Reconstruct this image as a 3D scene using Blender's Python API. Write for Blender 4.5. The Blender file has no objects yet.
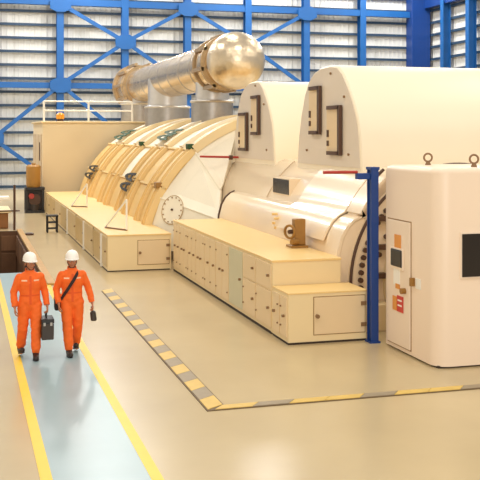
import bpy, bmesh, math, random
from mathutils import Vector, Matrix
from mathutils.bvhtree import BVHTree
random.seed(7)
R = math.radians
scene = bpy.context.scene
col = scene.collection

# ---------------------------------------------------------------- camera
FPX, HOR, CAMH = 965.0, 133.0, 3.76
YAW = math.atan(278 / 965)
SN, CS = math.sin(YAW), math.cos(YAW)
cd = bpy.data.cameras.new('camera')
cam = bpy.data.objects.new('camera', cd)
col.objects.link(cam)
cam.location = (0, 0, CAMH)
cam.rotation_euler = (R(90), 0, -YAW)
cd.sensor_width = 36
cd.lens = 36 * FPX / 480
cd.shift_y = -(240 - HOR) / 480
cd.clip_end = 300
scene.camera = cam

# ---------------------------------------------------------------- light
w = bpy.data.worlds.new('hall_air')
scene.world = w
w.use_nodes = True
bg = w.node_tree.nodes['Background']
bg.inputs['Color'].default_value = (1.0, 0.95, 0.88, 1)
bg.inputs['Strength'].default_value = 0.50


def area(name, loc, rot, sx, sy, power, color):
    l = bpy.data.lights.new(name, 'AREA')
    l.shape = 'RECTANGLE'; l.size = sx; l.size_y = sy
    l.energy = power; l.color = color
    o = bpy.data.objects.new(name, l)
    col.objects.link(o)
    o.location = loc; o.rotation_euler = rot
    return o


WARM = (1.0, 0.91, 0.77)
for yy in (6, 20, 34, 48, 61):
    for xx in (-2, 8, 19, 29):
        area('overhead_fill_light', (xx, yy, 17), (0, 0, 0), 1.2, 5.0, 420 if yy < 40 else 1100, WARM if yy < 40 else (1, .97, .93))  # unseen area lamps added overhead; far rows stronger to brighten the back wall
# unseen area light added behind the camera for the sides facing it
area('behind_camera_light', (0, -16, 8), (R(90), 0, 0), 20, 11, 2300, (1.0, 0.96, 0.9))

vs = scene.view_settings
vs.view_transform = 'Standard'
vs.look = 'None'
vs.gamma = 1
vs.use_curve_mapping = False
vs.exposure = 0.2


# ---------------------------------------------------------------- pixel helpers (480 x 480 frame)
def ray(u, v):
    q = (u - 240) / FPX
    return Vector((SN + q * CS, CS - q * SN, -(v - HOR) / FPX))


def on(u, v, ax, val):
    d = ray(u, v)
    o = Vector((0, 0, CAMH))
    return o + d * ((val - o[ax]) / d[ax])


# ---------------------------------------------------------------- materials
def srgb(r, g, b):
    f = lambda c: (c / 255 / 12.92) if c / 255 <= .04045 else ((c / 255 + .055) / 1.055) ** 2.4
    return (f(r), f(g), f(b))


MATS = {}


def mat(name, rgb, rough=.5, metal=0.0, vary=.06, scale=3.0, bump=0.0, bscale=30.0, spec=.5, coat=0.0, stretch=(1, 1, 1)):
    if name in MATS:
        return MATS[name]
    m = bpy.data.materials.new(name)
    m.use_nodes = True
    nt = m.node_tree
    p = nt.nodes['Principled BSDF']
    c = srgb(*rgb)
    tc = nt.nodes.new('ShaderNodeTexCoord')
    mp = nt.nodes.new('ShaderNodeMapping'); mp.inputs['Scale'].default_value = stretch
    nt.links.new(tc.outputs['Object'], mp.inputs['Vector'])
    nz = nt.nodes.new('ShaderNodeTexNoise'); nz.inputs['Scale'].default_value = scale; nz.inputs['Detail'].default_value = 5
    nt.links.new(mp.outputs['Vector'], nz.inputs['Vector'])
    mx = nt.nodes.new('ShaderNodeMix'); mx.data_type = 'RGBA'
    mx.inputs['A'].default_value = (*[x * (1 - vary * 1.6) for x in c], 1)
    mx.inputs['B'].default_value = (*[min(1, x * (1 + vary)) for x in c], 1)
    nt.links.new(nz.outputs['Fac'], mx.inputs['Factor'])
    nt.links.new(mx.outputs['Result'], p.inputs['Base Color'])
    p.inputs['Roughness'].default_value = rough
    p.inputs['Metallic'].default_value = metal
    p.inputs['Specular IOR Level'].default_value = spec
    p.inputs['Coat Weight'].default_value = coat
    if bump:
        n2 = nt.nodes.new('ShaderNodeTexNoise'); n2.inputs['Scale'].default_value = bscale; n2.inputs['Detail'].default_value = 4
        nt.links.new(mp.outputs['Vector'], n2.inputs['Vector'])
        b = nt.nodes.new('ShaderNodeBump'); b.inputs['Strength'].default_value = bump; b.inputs['Distance'].default_value = .02
        nt.links.new(n2.outputs['Fac'], b.inputs['Height'])
        nt.links.new(b.outputs['Normal'], p.inputs['Normal'])
    MATS[name] = m
    return m


FLOOR = mat('floor_epoxy', (200, 180, 140), .24, vary=.10, scale=.5, bump=.04, bscale=1.5)
BLUEPAINT = mat('walkway_paint', (158, 182, 188), .3, vary=.07, scale=1.2)
YELLOW = mat('yellow_line', (247, 204, 40), .4, vary=.06)
HAZY = mat('hazard_yellow', (222, 186, 96), .5, vary=.12, scale=6)
HAZG = mat('hazard_grey', (158, 142, 116), .5, vary=.12, scale=6)
HAZE = mat('hazard_edge', (110, 88, 58), .6)
CREAM = mat('cream_paint', (238, 215, 168), .38, vary=.03, scale=1.0)
CREAMTOP = mat('cream_top_lit', (242, 207, 140), .4, vary=.04, scale=2.0)  # yellower cream copy; warm light on the cabinet tops is put into it
CREAMDOOR = mat('cream_door_paint', (232, 206, 164), .4, vary=.04, scale=2)
GREENDOOR = mat('pale_green_paint', (206, 200, 168), .45, vary=.04)
CASING = mat('casing_paint', (244, 222, 190), .22, vary=.03, scale=.8, coat=.3)
DOME = mat('dome_paint', (246, 232, 206), .4, vary=.02, scale=.6)
DOMEEND = mat('dome_end_shade', (226, 212, 194), .42, vary=.04, scale=1.5)  # dome paint greyed, so shade on the end faces is in the colour
LPGOLD = mat('hood_gold_paint', (232, 196, 128), .4, vary=.09, scale=1.2)
LPRIB = mat('hood_rib_paint', (236, 204, 144), .4, vary=.07, scale=1.6)
LPWHITE = mat('hood_white_paint', (244, 236, 216), .42, vary=.03)
BOXP = mat('enclosure_paint', (244, 222, 198), .32, vary=.02, scale=.7)
BOXD = mat('enclosure_door_paint', (242, 222, 200), .35, vary=.03, scale=1.2)
SILVER = mat('polished_cladding', (228, 206, 172), .27, metal=1.0, vary=.10, scale=2.5, bump=.15, bscale=6)
SILVERD = mat('galvanised_steel', (176, 170, 164), .38, metal=.9, vary=.12, scale=5)
SILVERW = mat('brushed_riser_cladding', (214, 210, 206), .36, metal=.75, vary=.08, scale=4)
FOIL = mat('crinkled_foil', (230, 212, 184), .3, metal=1.0, vary=.12, scale=6, bump=.9, bscale=7)
STRAP = mat('brown_band', (190, 164, 128), .4, metal=.6, vary=.25, scale=6)
BLUE = mat('blue_steel', (24, 92, 160), .45, vary=.08, scale=1.5)
BLUED = mat('dark_blue_steel', (16, 60, 132), .45, vary=.08, scale=1.5)
GIRT = mat('girt_steel', (40, 66, 92), .5, vary=.10, scale=1.5)
CLAD = mat('white_cladding', (226, 226, 222), .6, vary=.10, scale=.35, stretch=(1, 1, .4))
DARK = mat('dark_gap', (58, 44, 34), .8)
KNOB = mat('knob_bronze', (138, 104, 68), .5, vary=.1)
BROWN = mat('brown_metal', (84, 56, 38), .5, vary=.1)
BLACK = mat('black_plastic', (28, 26, 26), .4, vary=.1)
BLACKGL = mat('black_glass', (34, 27, 24), .15, vary=.1)
RED = mat('red_rod', (176, 52, 40), .4)
REDL = mat('red_label', (204, 60, 48), .5)
ORL = mat('orange_label', (226, 150, 66), .5)
WHITE = mat('white_paint', (244, 240, 230), .4, vary=.02)
BRASS = mat('bronze_valve', (160, 116, 54), .42, metal=.3, vary=.15, scale=8)
OCHRE = mat('ochre_tank', (172, 126, 58), .45, vary=.12)
PITB = mat('pit_brown', (104, 70, 42), .7, vary=.2, scale=2, bump=.2, bscale=8)
PITP = mat('pit_panel', (122, 84, 52), .65, vary=.2, scale=3, stretch=(4, 4, .5))
CRATE = mat('crate_brown', (150, 98, 50), .6, vary=.15, scale=3)
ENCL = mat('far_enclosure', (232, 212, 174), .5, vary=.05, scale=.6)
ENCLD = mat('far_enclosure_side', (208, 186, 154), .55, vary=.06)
ORANGE = mat('orange_cloth', (250, 108, 30), .75, vary=.10, scale=9, bump=.5, bscale=14)
SKIN = mat('skin', (184, 122, 88), .5, vary=.06)
HELMET = mat('helmet_shell', (250, 246, 240), .3, vary=.01)
HAIR = mat('dark_hair', (30, 22, 18), .7)
BOOT = mat('boot_leather', (48, 32, 26), .5, vary=.15)
STRAPB = mat('black_webbing', (40, 28, 30), .7)
REFL = mat('pale_tape', (250, 206, 168), .4)
MARKB = mat('black_mark', (30, 30, 28), .6)
MARKG = mat('green_mark', (34, 74, 38), .6)
GREYD = mat('dark_grey_case', (62, 52, 46), .5, vary=.12)


# ---------------------------------------------------------------- mesh helpers
class MB:
    def __init__(self):
        self.v = []; self.f = []

    def add(self, vs_, fs_):
        n = len(self.v)
        self.v += [tuple(p) for p in vs_]
        self.f += [tuple(i + n for i in f) for f in fs_]
        return self

    def box(self, x0, x1, y0, y1, z0, z1):
        return self.add([(x0, y0, z0), (x1, y0, z0), (x1, y1, z0), (x0, y1, z0), (x0, y0, z1), (x1, y0, z1), (x1, y1, z1), (x0, y1, z1)],
                        [(0, 3, 2, 1), (4, 5, 6, 7), (0, 1, 5, 4), (1, 2, 6, 5), (2, 3, 7, 6), (3, 0, 4, 7)])

    def bar(self, a, b, wd, dp, up=(0, 0, 1)):
        a = Vector(a); b = Vector(b)
        d = (b - a).normalized(); up = Vector(up)
        s = d.cross(up)
        if s.length < 1e-4:
            s = d.cross(Vector((0, 1, 0)))
        s.normalize(); t = s.cross(d).normalized()
        vs_ = []
        for p in (a, b):
            for i, j in ((-1, -1), (1, -1), (1, 1), (-1, 1)):
                vs_.append(p + s * (i * wd / 2) + t * (j * dp / 2))
        return self.add(vs_, [(0, 1, 2, 3), (7, 6, 5, 4), (0, 4, 5, 1), (1, 5, 6, 2), (2, 6, 7, 3), (3, 7, 4, 0)])

    def loft(self, rings, cap=True, closed=True):
        n = len(rings[0]); vs_ = [p for r in rings for p in r]; fs_ = []
        for i in range(len(rings) - 1):
            for k in range(n if closed else n - 1):
                k2 = (k + 1) % n
                fs_.append((i * n + k, i * n + k2, (i + 1) * n + k2, (i + 1) * n + k))
        if cap:
            fs_.append(tuple(range(n - 1, -1, -1)))
            m = (len(rings) - 1) * n
            fs_.append(tuple(m + k for k in range(n)))
        return self.add(vs_, fs_)

    def tube(self, pts, rad, n=12, cap=True):
        pts = [Vector(p) for p in pts]
        if not isinstance(rad, (list, tuple)):
            rad = [rad] * len(pts)
        rings = []; ref = None
        for i, p in enumerate(pts):
            d = ((pts[i + 1] - p) if i == 0 else (p - pts[i - 1]) if i == len(pts) - 1 else (pts[i + 1] - pts[i - 1]))
            if d.length < 1e-6:
                d = (pts[min(i + 1, len(pts) - 1)] - pts[max(i - 1, 0)])
            d.normalize()
            if ref is None:
                ref = Vector((1, 0, 0)) if abs(d.x) < .9 else Vector((0, 1, 0))
            s = d.cross(ref).normalized(); t = s.cross(d).normalized(); ref = t
            rings.append([p + (s * math.cos(2 * math.pi * k / n) + t * math.sin(2 * math.pi * k / n)) * rad[i] for k in range(n)])
        return self.loft(rings, cap)

    def ell(self, c, rx, ry, rz, nu=16, nv=10, m=None):
        c = Vector(c); rings = []
        vs_ = []; fs_ = []
        for j in range(1, nv):
            th = math.pi * j / nv
            for k in range(nu):
                a = 2 * math.pi * k / nu
                vs_.append(Vector((rx * math.sin(th) * math.cos(a), ry * math.sin(th) * math.sin(a), rz * math.cos(th))))
        top = len(vs_); vs_.append(Vector((0, 0, rz))); bot = len(vs_); vs_.append(Vector((0, 0, -rz)))
        for j in range(nv - 2):
            for k in range(nu):
                k2 = (k + 1) % nu
                fs_.append((j * nu + k, (j + 1) * nu + k, (j + 1) * nu + k2, j * nu + k2))
        for k in range(nu):
            k2 = (k + 1) % nu
            fs_.append((top, k, k2)); fs_.append((bot, (nv - 2) * nu + k2, (nv - 2) * nu + k))
        if m:
            vs_ = [m @ p for p in vs_]
        return self.add([p + c for p in vs_], fs_)

    def torus(self, c, ax, RR, r, n=24, k=8):
        c = Vector(c); ax = Vector(ax).normalized()
        ref = Vector((0, 0, 1)) if abs(ax.z) < .9 else Vector((1, 0, 0))
        s = ax.cross(ref).normalized(); t = ax.cross(s)
        vs_ = []; fs_ = []
        for i in range(n):
            a = 2 * math.pi * i / n; d = s * math.cos(a) + t * math.sin(a)
            for j in range(k):
                b = 2 * math.pi * j / k
                vs_.append(c + d * (RR + r * math.cos(b)) + ax * (r * math.sin(b)))
        for i in range(n):
            for j in range(k):
                fs_.append((i * k + j, ((i + 1) % n) * k + j, ((i + 1) % n) * k + (j + 1) % k, i * k + (j + 1) % k))
        return self.add(vs_, fs_)

    def disc(self, c, ax, r, h, n=16):
        c = Vector(c); ax = Vector(ax).normalized()
        return self.tube([c, c + ax * h], r, n)

    def build(self, name, m, parent=None, bevel=0.0, smooth=False, origin=None, auto=True):
        L = Vector(origin) if origin is not None else (ROOT.get(parent.name, Vector()) if parent else Vector())
        me = bpy.data.meshes.new(name)
        me.from_pydata([tuple(Vector(p) - L) for p in self.v], [], self.f)
        bm = bmesh.new(); bm.from_mesh(me); bmesh.ops.recalc_face_normals(bm, faces=bm.faces); bm.to_mesh(me); bm.free()
        me.materials.append(m)
        if smooth:
            me.polygons.foreach_set('use_smooth', [True] * len(me.polygons))
            if auto:
                me.set_sharp_from_angle(angle=R(38))
        o = bpy.data.objects.new(name, me)
        col.objects.link(o)
        if parent:
            o.parent = parent
            ROOT[o.name] = L
        else:
            o.location = L
            ROOT[o.name] = L
        if bevel:
            b = o.modifiers.new('bevel', 'BEVEL'); b.width = bevel; b.segments = 2; b.limit_method = 'ANGLE'
        return o


ROOT = {}


def thing(name, loc, label, cat, group=None):
    o = bpy.data.objects.new(name, None)
    col.objects.link(o)
    o.location = loc; o.empty_display_size = .2
    o['label'] = label; o['category'] = cat
    if group: o['group'] = group
    ROOT[o.name] = Vector(loc)
    return o


def tag(o, label, cat, group=None):
    o['label'] = label; o['category'] = cat
    if group: o['group'] = group
    return o


def struct(o):
    o['kind'] = 'structure'
    return o


def share(o, name, parent, off=(0, 0, 0)):
    """another piece with the same mesh, moved by off"""
    c = o.copy(); c.name = name
    col.objects.link(c); c.parent = parent
    c.location = o.location + Vector(off)
    ROOT[c.name] = ROOT.get(parent.name, Vector())
    return c


# ================================================================ floor
XMIN, XMAX, YMIN, YB = -12.0, 33.5, -18.0, 66.0
PX0, PX1, PY0, PY1 = -2.6, 2.03, 26.6, 38.0
fb = MB()
xs = [XMIN, PX0, PX1, XMAX]; ys = [YMIN, PY0, PY1, YB]
for i in range(3):
    for j in range(3):
        if i == 1 and j == 1: continue
        fb.add([(xs[i], ys[j], 0), (xs[i + 1], ys[j], 0), (xs[i + 1], ys[j + 1], 0), (xs[i], ys[j + 1], 0)], [(0, 1, 2, 3)])
floor = struct(fb.build('floor', FLOOR))
WX0, WX1 = .88, 2.04
MB().box(WX0, WX1, YMIN, PY0 - .02, 0, .004).build('walkway_paint', BLUEPAINT, floor)
for x in (WX0, WX1):
    MB().box(x - .065, x + .065, YMIN, PY0 - .02, .0, .007).build('lane_line', YELLOW, floor)
MB().box(-2.5, WX0 - .07, 24.8, PY0 - .02, 0, .004).build('landing_paint', BLUEPAINT, floor)
# pit
struct(MB().box(PX0, PX1, PY1, PY1 + .15, -3, -.01).build('wall_pit_back', PITB))
wp = struct(MB().box(PX1, PX1 + .12, PY0, PY1, -3, -.01).build('wall_pit_right', PITB))
struct(MB().box(PX0 - .12, PX0, PY0, PY1, -3, -.01).build('wall_pit_left', PITB))
struct(MB().box(PX0, PX1, PY0 - .12, PY0, -3, -.01).build('wall_pit_front', PITB))
struct(MB().box(PX0, PX1, PY0, PY1, -3.1, -3.0).build('floor_pit', PITB))
pb = bpy.data.objects['wall_pit_back']
for i in range(7):
    x = PX1 - .62 * (i + 1) + .03
    MB().box(x, x + .56, PY1 - .05, PY1 + .01, -.75, -.18).build('panel', PITP, pb, bevel=.01)
    MB().box(x, x + .56, PY1 - .05, PY1 + .01, -1.8, -.85).build('panel', PITB, pb, bevel=.01)
for i in range(10):
    y = PY0 + .1 + i * 1.13
    MB().box(PX1 - .05, PX1 + .01, y, y + 1.05, -.9, -.15).build('panel', PITP if i % 2 else PITB, wp, bevel=.01)
kerb = MB().box(PX1, PX1 + .2, 24.2, 38.3, 0, .05).build('pit_kerb', mat('kerb_ochre', (196, 152, 84), .5, vary=.15, scale=4), origin=(PX1 + .13, 31, 0), bevel=.01)
tag(kerb, 'low ochre kerb running along the edge of the brown pit', 'kerb')

# hazard border: raised marker strip with alternating segments
hz = thing('hazard_border', (3.2, 12.66, 0), 'yellow and grey striped border strip laid in an L on the floor', 'floor marking')
HX, HY0 = 3.2, 12.66
MB().box(HX - .02, HX + .27, HY0 - .02, 22.9, 0, .012).build('edge_strip', HAZE, hz)
MB().box(HX + .27, 20, HY0 - .02, HY0 + .19, 0, .012).build('edge_strip', HAZE, hz)
k = 0; y = HY0 + .02
while y < 22.7:
    MB().add([(HX, y, .02), (HX + .25, y + .18, .02), (HX + .25, y + .48 + .18, .02), (HX, y + .48, .02),
              (HX, y, .0), (HX + .25, y + .18, .0), (HX + .25, y + .66, .0), (HX, y + .48, .0)],
             [(0, 1, 2, 3), (7, 6, 5, 4), (0, 4, 5, 1), (1, 5, 6, 2), (2, 6, 7, 3), (3, 7, 4, 0)]).build('stripe', HAZY if k % 2 == 0 else HAZG, hz)
    y += .49; k += 1
x = HX + .1; k = 0
while x < 19:
    MB().add([(x, HY0, .02), (x + .52, HY0, .02), (x + .66, HY0 + .17, .02), (x + .14, HY0 + .17, .02),
              (x, HY0, 0), (x + .52, HY0, 0), (x + .66, HY0 + .17, 0), (x + .14, HY0 + .17, 0)],
             [(0, 1, 2, 3), (7, 6, 5, 4), (0, 4, 5, 1), (1, 5, 6, 2), (2, 6, 7, 3), (3, 7, 4, 0)]).build('stripe', HAZG if k % 3 == 1 else HAZY, hz)
    x += .53; k += 1

# ================================================================ back and right wall
ZT = 17.0
wb = struct(MB().box(XMIN, XMAX + .5, YB + .35, YB + .5, 0, ZT).build('wall_back', CLAD))
wl = struct(MB().box(XMIN - .2, XMIN, YMIN, YB + .5, 0, ZT).build('wall_left', CLAD))
wr = struct(MB().box(XMAX + .35, XMAX + .5, 30, YB + .5, 0, ZT).build('wall_right', CLAD))


def sheet(n, wdt):
    m = MB(); pts = []
    k = 6
    for i in range(k):
        a = i * wdt / k
        pts += [(a, 0), (a + wdt / k * .62, 0), (a + wdt / k * .72, .035), (a + wdt / k * .9, .035)]
    pts.append((wdt, 0))
    vs_ = []; fs_ = []
    for (a, d) in pts:
        vs_ += [(a, -d, 0), (a, -d, ZT)]
    for i in range(len(pts) - 1):
        fs_.append((2 * i, 2 * i + 2, 2 * i + 3, 2 * i + 1))
    return m.add(vs_, fs_)


BAY = 4.38
cols_x = [1.95 + BAY * (i - 3) for i in range(0, 10)]
cols_x = [c for c in cols_x if XMIN < c < 31.5]
sh0 = sheet(0, BAY / 2 - .03).build('cladding_sheet', CLAD, wb)
sh0.location = (XMIN + .05, YB + .3, 0)
n = 1
while XMIN + n * BAY / 2 < XMAX - .5:
    c = share(sh0, 'cladding_sheet', wb, (n * BAY / 2, 0, .0)); n += 1
for i in range(15):
    c = share(sh0, 'cladding_sheet', wr)
    c.rotation_euler = (0, 0, R(-90))
    c.location = (XMAX + .3, YB + .2 - i * BAY / 2, 0)

for cx in cols_x:
    m = MB()
    m.box(cx - .23, cx + .23, YB - .62, YB - .56, 0, ZT); m.box(cx - .05, cx + .05, YB - .56, YB - .08, 0, ZT); m.box(cx - .23, cx + .23, YB - .08, YB - .02, 0, ZT)
    m.build('column', BLUE, wb)
m = MB().box(32.0, 33.5, YB - .9, YB + .1, 0, ZT)
m.build('corner_column', BLUED, wb, bevel=.03)
for k in range(-4, 15):
    z = 3.80 + k * .905
    MB().box(XMIN, 32.05, YB + .02, YB + .2, z - .085, z + .085).build('girt', GIRT, wb)
    MB().box(XMAX + .02, XMAX + .2, 30, YB - .8, z - .085, z + .085).build('girt', GIRT, wr)
for z, t in ((6.95, .19), (12.55, .22)):
    MB().box(XMIN, 32.05, YB - .55, YB - .12, z - t, z + t).build('beam', BLUE, wb)
MB().box(XMAX - .5, XMAX - .1, 30, YB - .8, 13.0, 13.6).build('beam', BLUED, wr)
for yy in (62.2, 58.6, 55.0, 51.4, 47.8, 44.2):
    m = MB()
    m.box(XMAX - .6, XMAX - .54, yy - .23, yy + .23, 0, ZT); m.box(XMAX - .54, XMAX - .06, yy - .05, yy + .05, 0, ZT); m.box(XMAX - .06, XMAX, yy - .23, yy + .23, 0, ZT)
    m.build('column', BLUE, wr)


def colx(i):   # column seen near pixel x = 0, 62, 125, 187, 248, 306 ...
    return 1.95 + BAY * i


YBR = YB - .7
braces = [((1, 12.4), (2, 9.95)), ((2, 9.95), (1, 7.0)), ((2, 9.95), (3, 12.4)), ((2, 9.95), (3, 7.0)),
          ((3, 12.4), (4, 9.95)), ((4, 9.95), (3, 7.0)), ((4, 9.95), (5, 12.4)), ((4, 9.95), (5, 7.0)),
          ((1, 7.0), (0, 3.4)), ((0, 3.4), (1, 0.2)), ((1, 7.0), (2, 3.4)), ((2, 3.4), (1, 0.2)), ((3, 7.0), (2, 3.4)),
          ((3, 7.0), (4, 3.4)), ((5, 7.0), (4, 3.4)), ((0, 3.4), (-1, 7.0)), ((-1, 7.0), (0, 9.95)), ((0, 3.4), (-1, .2))]
for (i, z0), (j, z1) in braces:
    MB().bar((colx(i), YBR, z0), (colx(j), YBR, z1), .12, .26, (0, 0, 1)).build('brace', BLUE, wb)
for i, z in ((1, 12.35), (2, 9.95), (1, 6.95), (3, 12.35), (3, 6.95), (4, 9.95), (5, 12.35), (5, 6.95), (0, 3.4), (2, 3.4), (4, 3.4)):
    X = colx(i)
    pts = [(X - .7, z - .28), (X - .7, z + .28), (X - .26, z + .5), (X + .26, z + .5), (X + .7, z + .28), (X + .7, z - .28), (X + .26, z - .5), (X - .26, z - .5)]
    MB().loft([[(a, YBR - .1, b) for a, b in pts], [(a, YBR + .06, b) for a, b in pts]]).build('gusset', BLUE, wb)

# ================================================================ generator casing with transverse domes
AX, AZ = 9.67, 1.04
gen = thing('turbine_casing', (AX, 22, 0), 'cream barrel casing with two tall arched cooler domes above the stepped cabinets', 'turbine')


def arcpts(rad, a0, a1, n, ax=AX, az=AZ):
    return [(ax - rad * math.cos(R(a0 + (a1 - a0) * i / n)), az + rad * math.sin(R(a0 + (a1 - a0) * i / n))) for i in range(n + 1)]


low = [(7.05, .05), (6.98, .6), (6.93, 1.1), (6.95, 1.45), (7.03, 1.75), (7.14, 1.94), (7.28, 2.07), (7.42, 2.13), (7.55, 2.14)]
lowR = [(2 * AX - a, b) for a, b in reversed(low)]
prof = low + lowR
rings = []
for y_, ins in ((17.35, .06), (17.41, 0), (26.2, 0), (26.3, .1)):
    rings.append([(AX + (a - AX) * (1 - ins / 2.7), y_, b - ins * .5 * (b > .5)) for a, b in prof])
MB().loft(rings).build('lower_barrel', CASING, gen, smooth=True)
up = [(a, min(b, 3.06)) for a, b in arcpts(2.5, 14, 166, 40)]
rings = []
for y_, s in ((17.5, .98), (17.55, 1), (28.45, 1), (28.6, .97)):
    rings.append([(AX + (a - AX) * s, y_, AZ + (b - AZ) * s) for a, b in up])
MB().loft(rings).build('upper_barrel', CASING, gen, smooth=True)
# dark gasket at the far end of the lower barrel
MB().loft([[(AX + (a - AX) * 1.004, y_, b + .01) for a, b in prof] for y_ in (26.3, 26.36)]).build('gasket', BROWN, gen, smooth=True)
# raised cover sheets over the near end
cov = [(6.9, 1.62), (6.99, 1.8), (7.1, 1.98), (7.24, 2.11), (7.38, 2.18)] + arcpts(2.535, 30, 52, 12)
m = MB()
covi = [(AX + (a - AX) * .985, AZ + (b - AZ) * .985) for a, b in cov]
ringa = cov + list(reversed(covi))
m.loft([[(a, y_, b) for a, b in ringa] for y_ in (18.05, 20.9)])
m.build('cover_sheet', CASING, gen, smooth=True)
cov2 = [(AX + (a - AX) * 1.0, AZ + (b - AZ) * 1.0) for a, b in low[2:]] + arcpts(2.52, 27, 53, 12)
ringa = [(AX + (a - AX) * 1.006, AZ + (b - AZ) * 1.006) for a, b in cov2] + [(AX + (a - AX) * .985, AZ + (b - AZ) * .985) for a, b in reversed(cov2)]
m = MB().loft([[(a, y_, b) for a, b in ringa] for y_ in (17.32, 18.0)])
m.build('end_band', CASING, gen, smooth=True)
# seam bands
for y_ in (18.02, 20.93, 23.3):
    up2 = arcpts(2.512, 25, 53, 14); ri = arcpts(2.47, 25, 53, 14)
    rr = up2 + list(reversed(ri))
    MB().loft([[(a, y_ + d, b) for a, b in rr] for d in (-.012, .012)]).build('seam', mat('seam_shadow', (190, 166, 136), .6), gen)


def barrel_pt(u, v, rad):
    d = ray(u, v); o = Vector((0, 0, CAMH))
    best = None
    for i in range(1000, 4000):
        t = i * .01
        p = o + d * t
        if math.hypot(p.x - AX, p.z - AZ) < rad:
            return p
    return None


vq = barrel_pt(280.5, 194, 2.5)
va = on(273, 178, 0, vq.x - .03); vb = on(288.5, 193.5, 0, vq.x - .03)
vbx = MB().box(vq.x - .02, vq.x + .5, vb.y - .03, va.y + .03, vq.z - .02, va.z + .03).build('vent_box', CASING, gen, bevel=.01)
MB().box(vq.x - .03, vq.x + .4, vb.y, va.y, vq.z + .02, va.z).build('vent_grille', BLACKGL, vbx)
# small bolt ladder markings between the barrels
for i in range(4):
    p = on(272.5 + (i % 2) * 2, 214 + 4.5 * i, 0, 6.95)
    MB().disc(p + Vector((.12, 0, 0)), (-1, 0, 0), .03, .13, 8).build('bolt', CREAMTOP, gen)

# transverse domes
PROF_R = [(22.62, 2.7), (22.60, 3.2), (22.5, 3.7), (22.33, 4.2), (22.07, 4.7), (21.8, 5.0), (21.45, 5.18), (21.0, 5.27), (20.4, 5.29), (19.95, 5.24), (19.65, 5.08), (19.35, 4.8), (19.05, 4.45), (18.83, 4.1), (18.7, 3.7), (18.63, 3.2), (18.6, 2.7)]
PROF_L = [(a + 5.8, b - .06 * (b > 3)) for a, b in PROF_R]


def dome(name, prof_, brk):
    d = MB().loft([[(x_, AXY[0] + (a - AXY[0]) * s, 3 + (b - 3) * s) for a, b in prof_] for x_, s, AXY in
                   ((8.0, .985, (sum(p[0] for p in prof_) / len(prof_),)), (8.03, 1, (0,)), (12.8, 1, (0,)))]).build(name, DOME, gen, smooth=True)
    ctr = sum(p[0] for p in prof_) / len(prof_)
    ins = [(ctr + (a - ctr) * .965, 3.02 + max(0, (b - 3.0)) * .975) for a, b in prof_]
    MB().loft([[(x_, a, b) for a, b in ins] for x_ in (7.985, 8.02)]).build('end_plate', DOMEEND, d)
    for (ul, ur, vt, vb, skew) in brk:
        a = on(ul, vt, 0, 7.97); b = on(ur, vb, 0, 7.97)
        y1, y0, z1, z0 = a.y, b.y, a.z, on(ur, vb, 0, 7.97).z
        pn = MB().box(7.955, 7.99, y0 + .02, y1 + .12, z0 + .03, z1 - .05).build('access_panel', CREAMDOOR, d, bevel=.01)
        t = .13
        m = MB()
        m.box(7.90, 7.97, y0 - t / 2, y0 + t / 2, z0, z1); m.box(7.90, 7.97, y0, y1, z1 - .085, z1); m.box(7.90, 7.97, y0, y1, z0, z0 + .085)
        m.build('handle_frame', BROWN, d)
        for q in range(2):
            MB().box(7.93, 7.96, y1 - .02, y1 + .06, z0 + .2 + q * .2, z0 + .32 + q * .24).build('latch', BROWN, d)
    for (yy, zz) in ((ctr - .25, 5.1), (ctr - 1.05, 4.55), (ctr + 1.3, 3.35), (ctr - 1.3, 3.3)):
        MB().disc((8.0, yy, zz), (-1, 0, 0), .028, .05, 8).build('bolt', KNOB, d)
    return d


dome('cooler_dome', PROF_R, [(311, 320.5, 87, 134.5, 0), (329, 341, 106, 155.5, 0)])
dome('cooler_dome', PROF_L, [(252.5, 259.5, 96, 135, 0), (240, 247.5, 113, 151, 0)])
# flange with bolts at the near end
FY = 17.3
FZ = .84
FX = 9.5
MB().tube([(FX, FY, FZ), (FX, FY + .1, FZ)], 2.33, 72).build('end_shield', CASING, gen, smooth=True)
fl = MB().torus((FX, FY - .02, FZ), (0, 1, 0), 2.30, .032, 96, 8).build('flange_rim', BROWN, gen, smooth=True)
b0 = None
for i in range(60):
    a = R(-30 + i * 4.0)
    for rr in ((2.10,) if i % 3 else (2.10, 1.8)):
        c = (FX - rr * math.cos(a), FY, FZ + rr * math.sin(a))
        if c[2] < .3: continue
        MB().disc(c, (0, -1, 0), .052, .06, 8).build('bolt', BROWN, gen)
MB().tube([(FX, FY + .02, FZ), (FX, FY - .35, FZ), (FX, FY - .4, FZ)], [1.62, 1.62, 1.55], 48).build('bearing_cover', CREAM, gen, smooth=True)
MB().tube([(FX, FY - .4, FZ), (FX, FY - 1.45, FZ)], .75, 32).build('shaft_guard', GREENDOOR, gen, smooth=True)
for zz in (.95, 1.5, 2.05):
    MB().box(7.62, 8.2, FY - .16, FY - .02, zz, zz + .1).build('bracket', BROWN, gen)
MB().box(7.4, 11.9, 17.3, 26.2, 0, .3).build('plinth', CREAM, gen)
MB().box(7.1, 12.0, 16.85, 17.25, 0, .5).build('sole_plate', CREAM, gen, bevel=.01)


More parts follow.
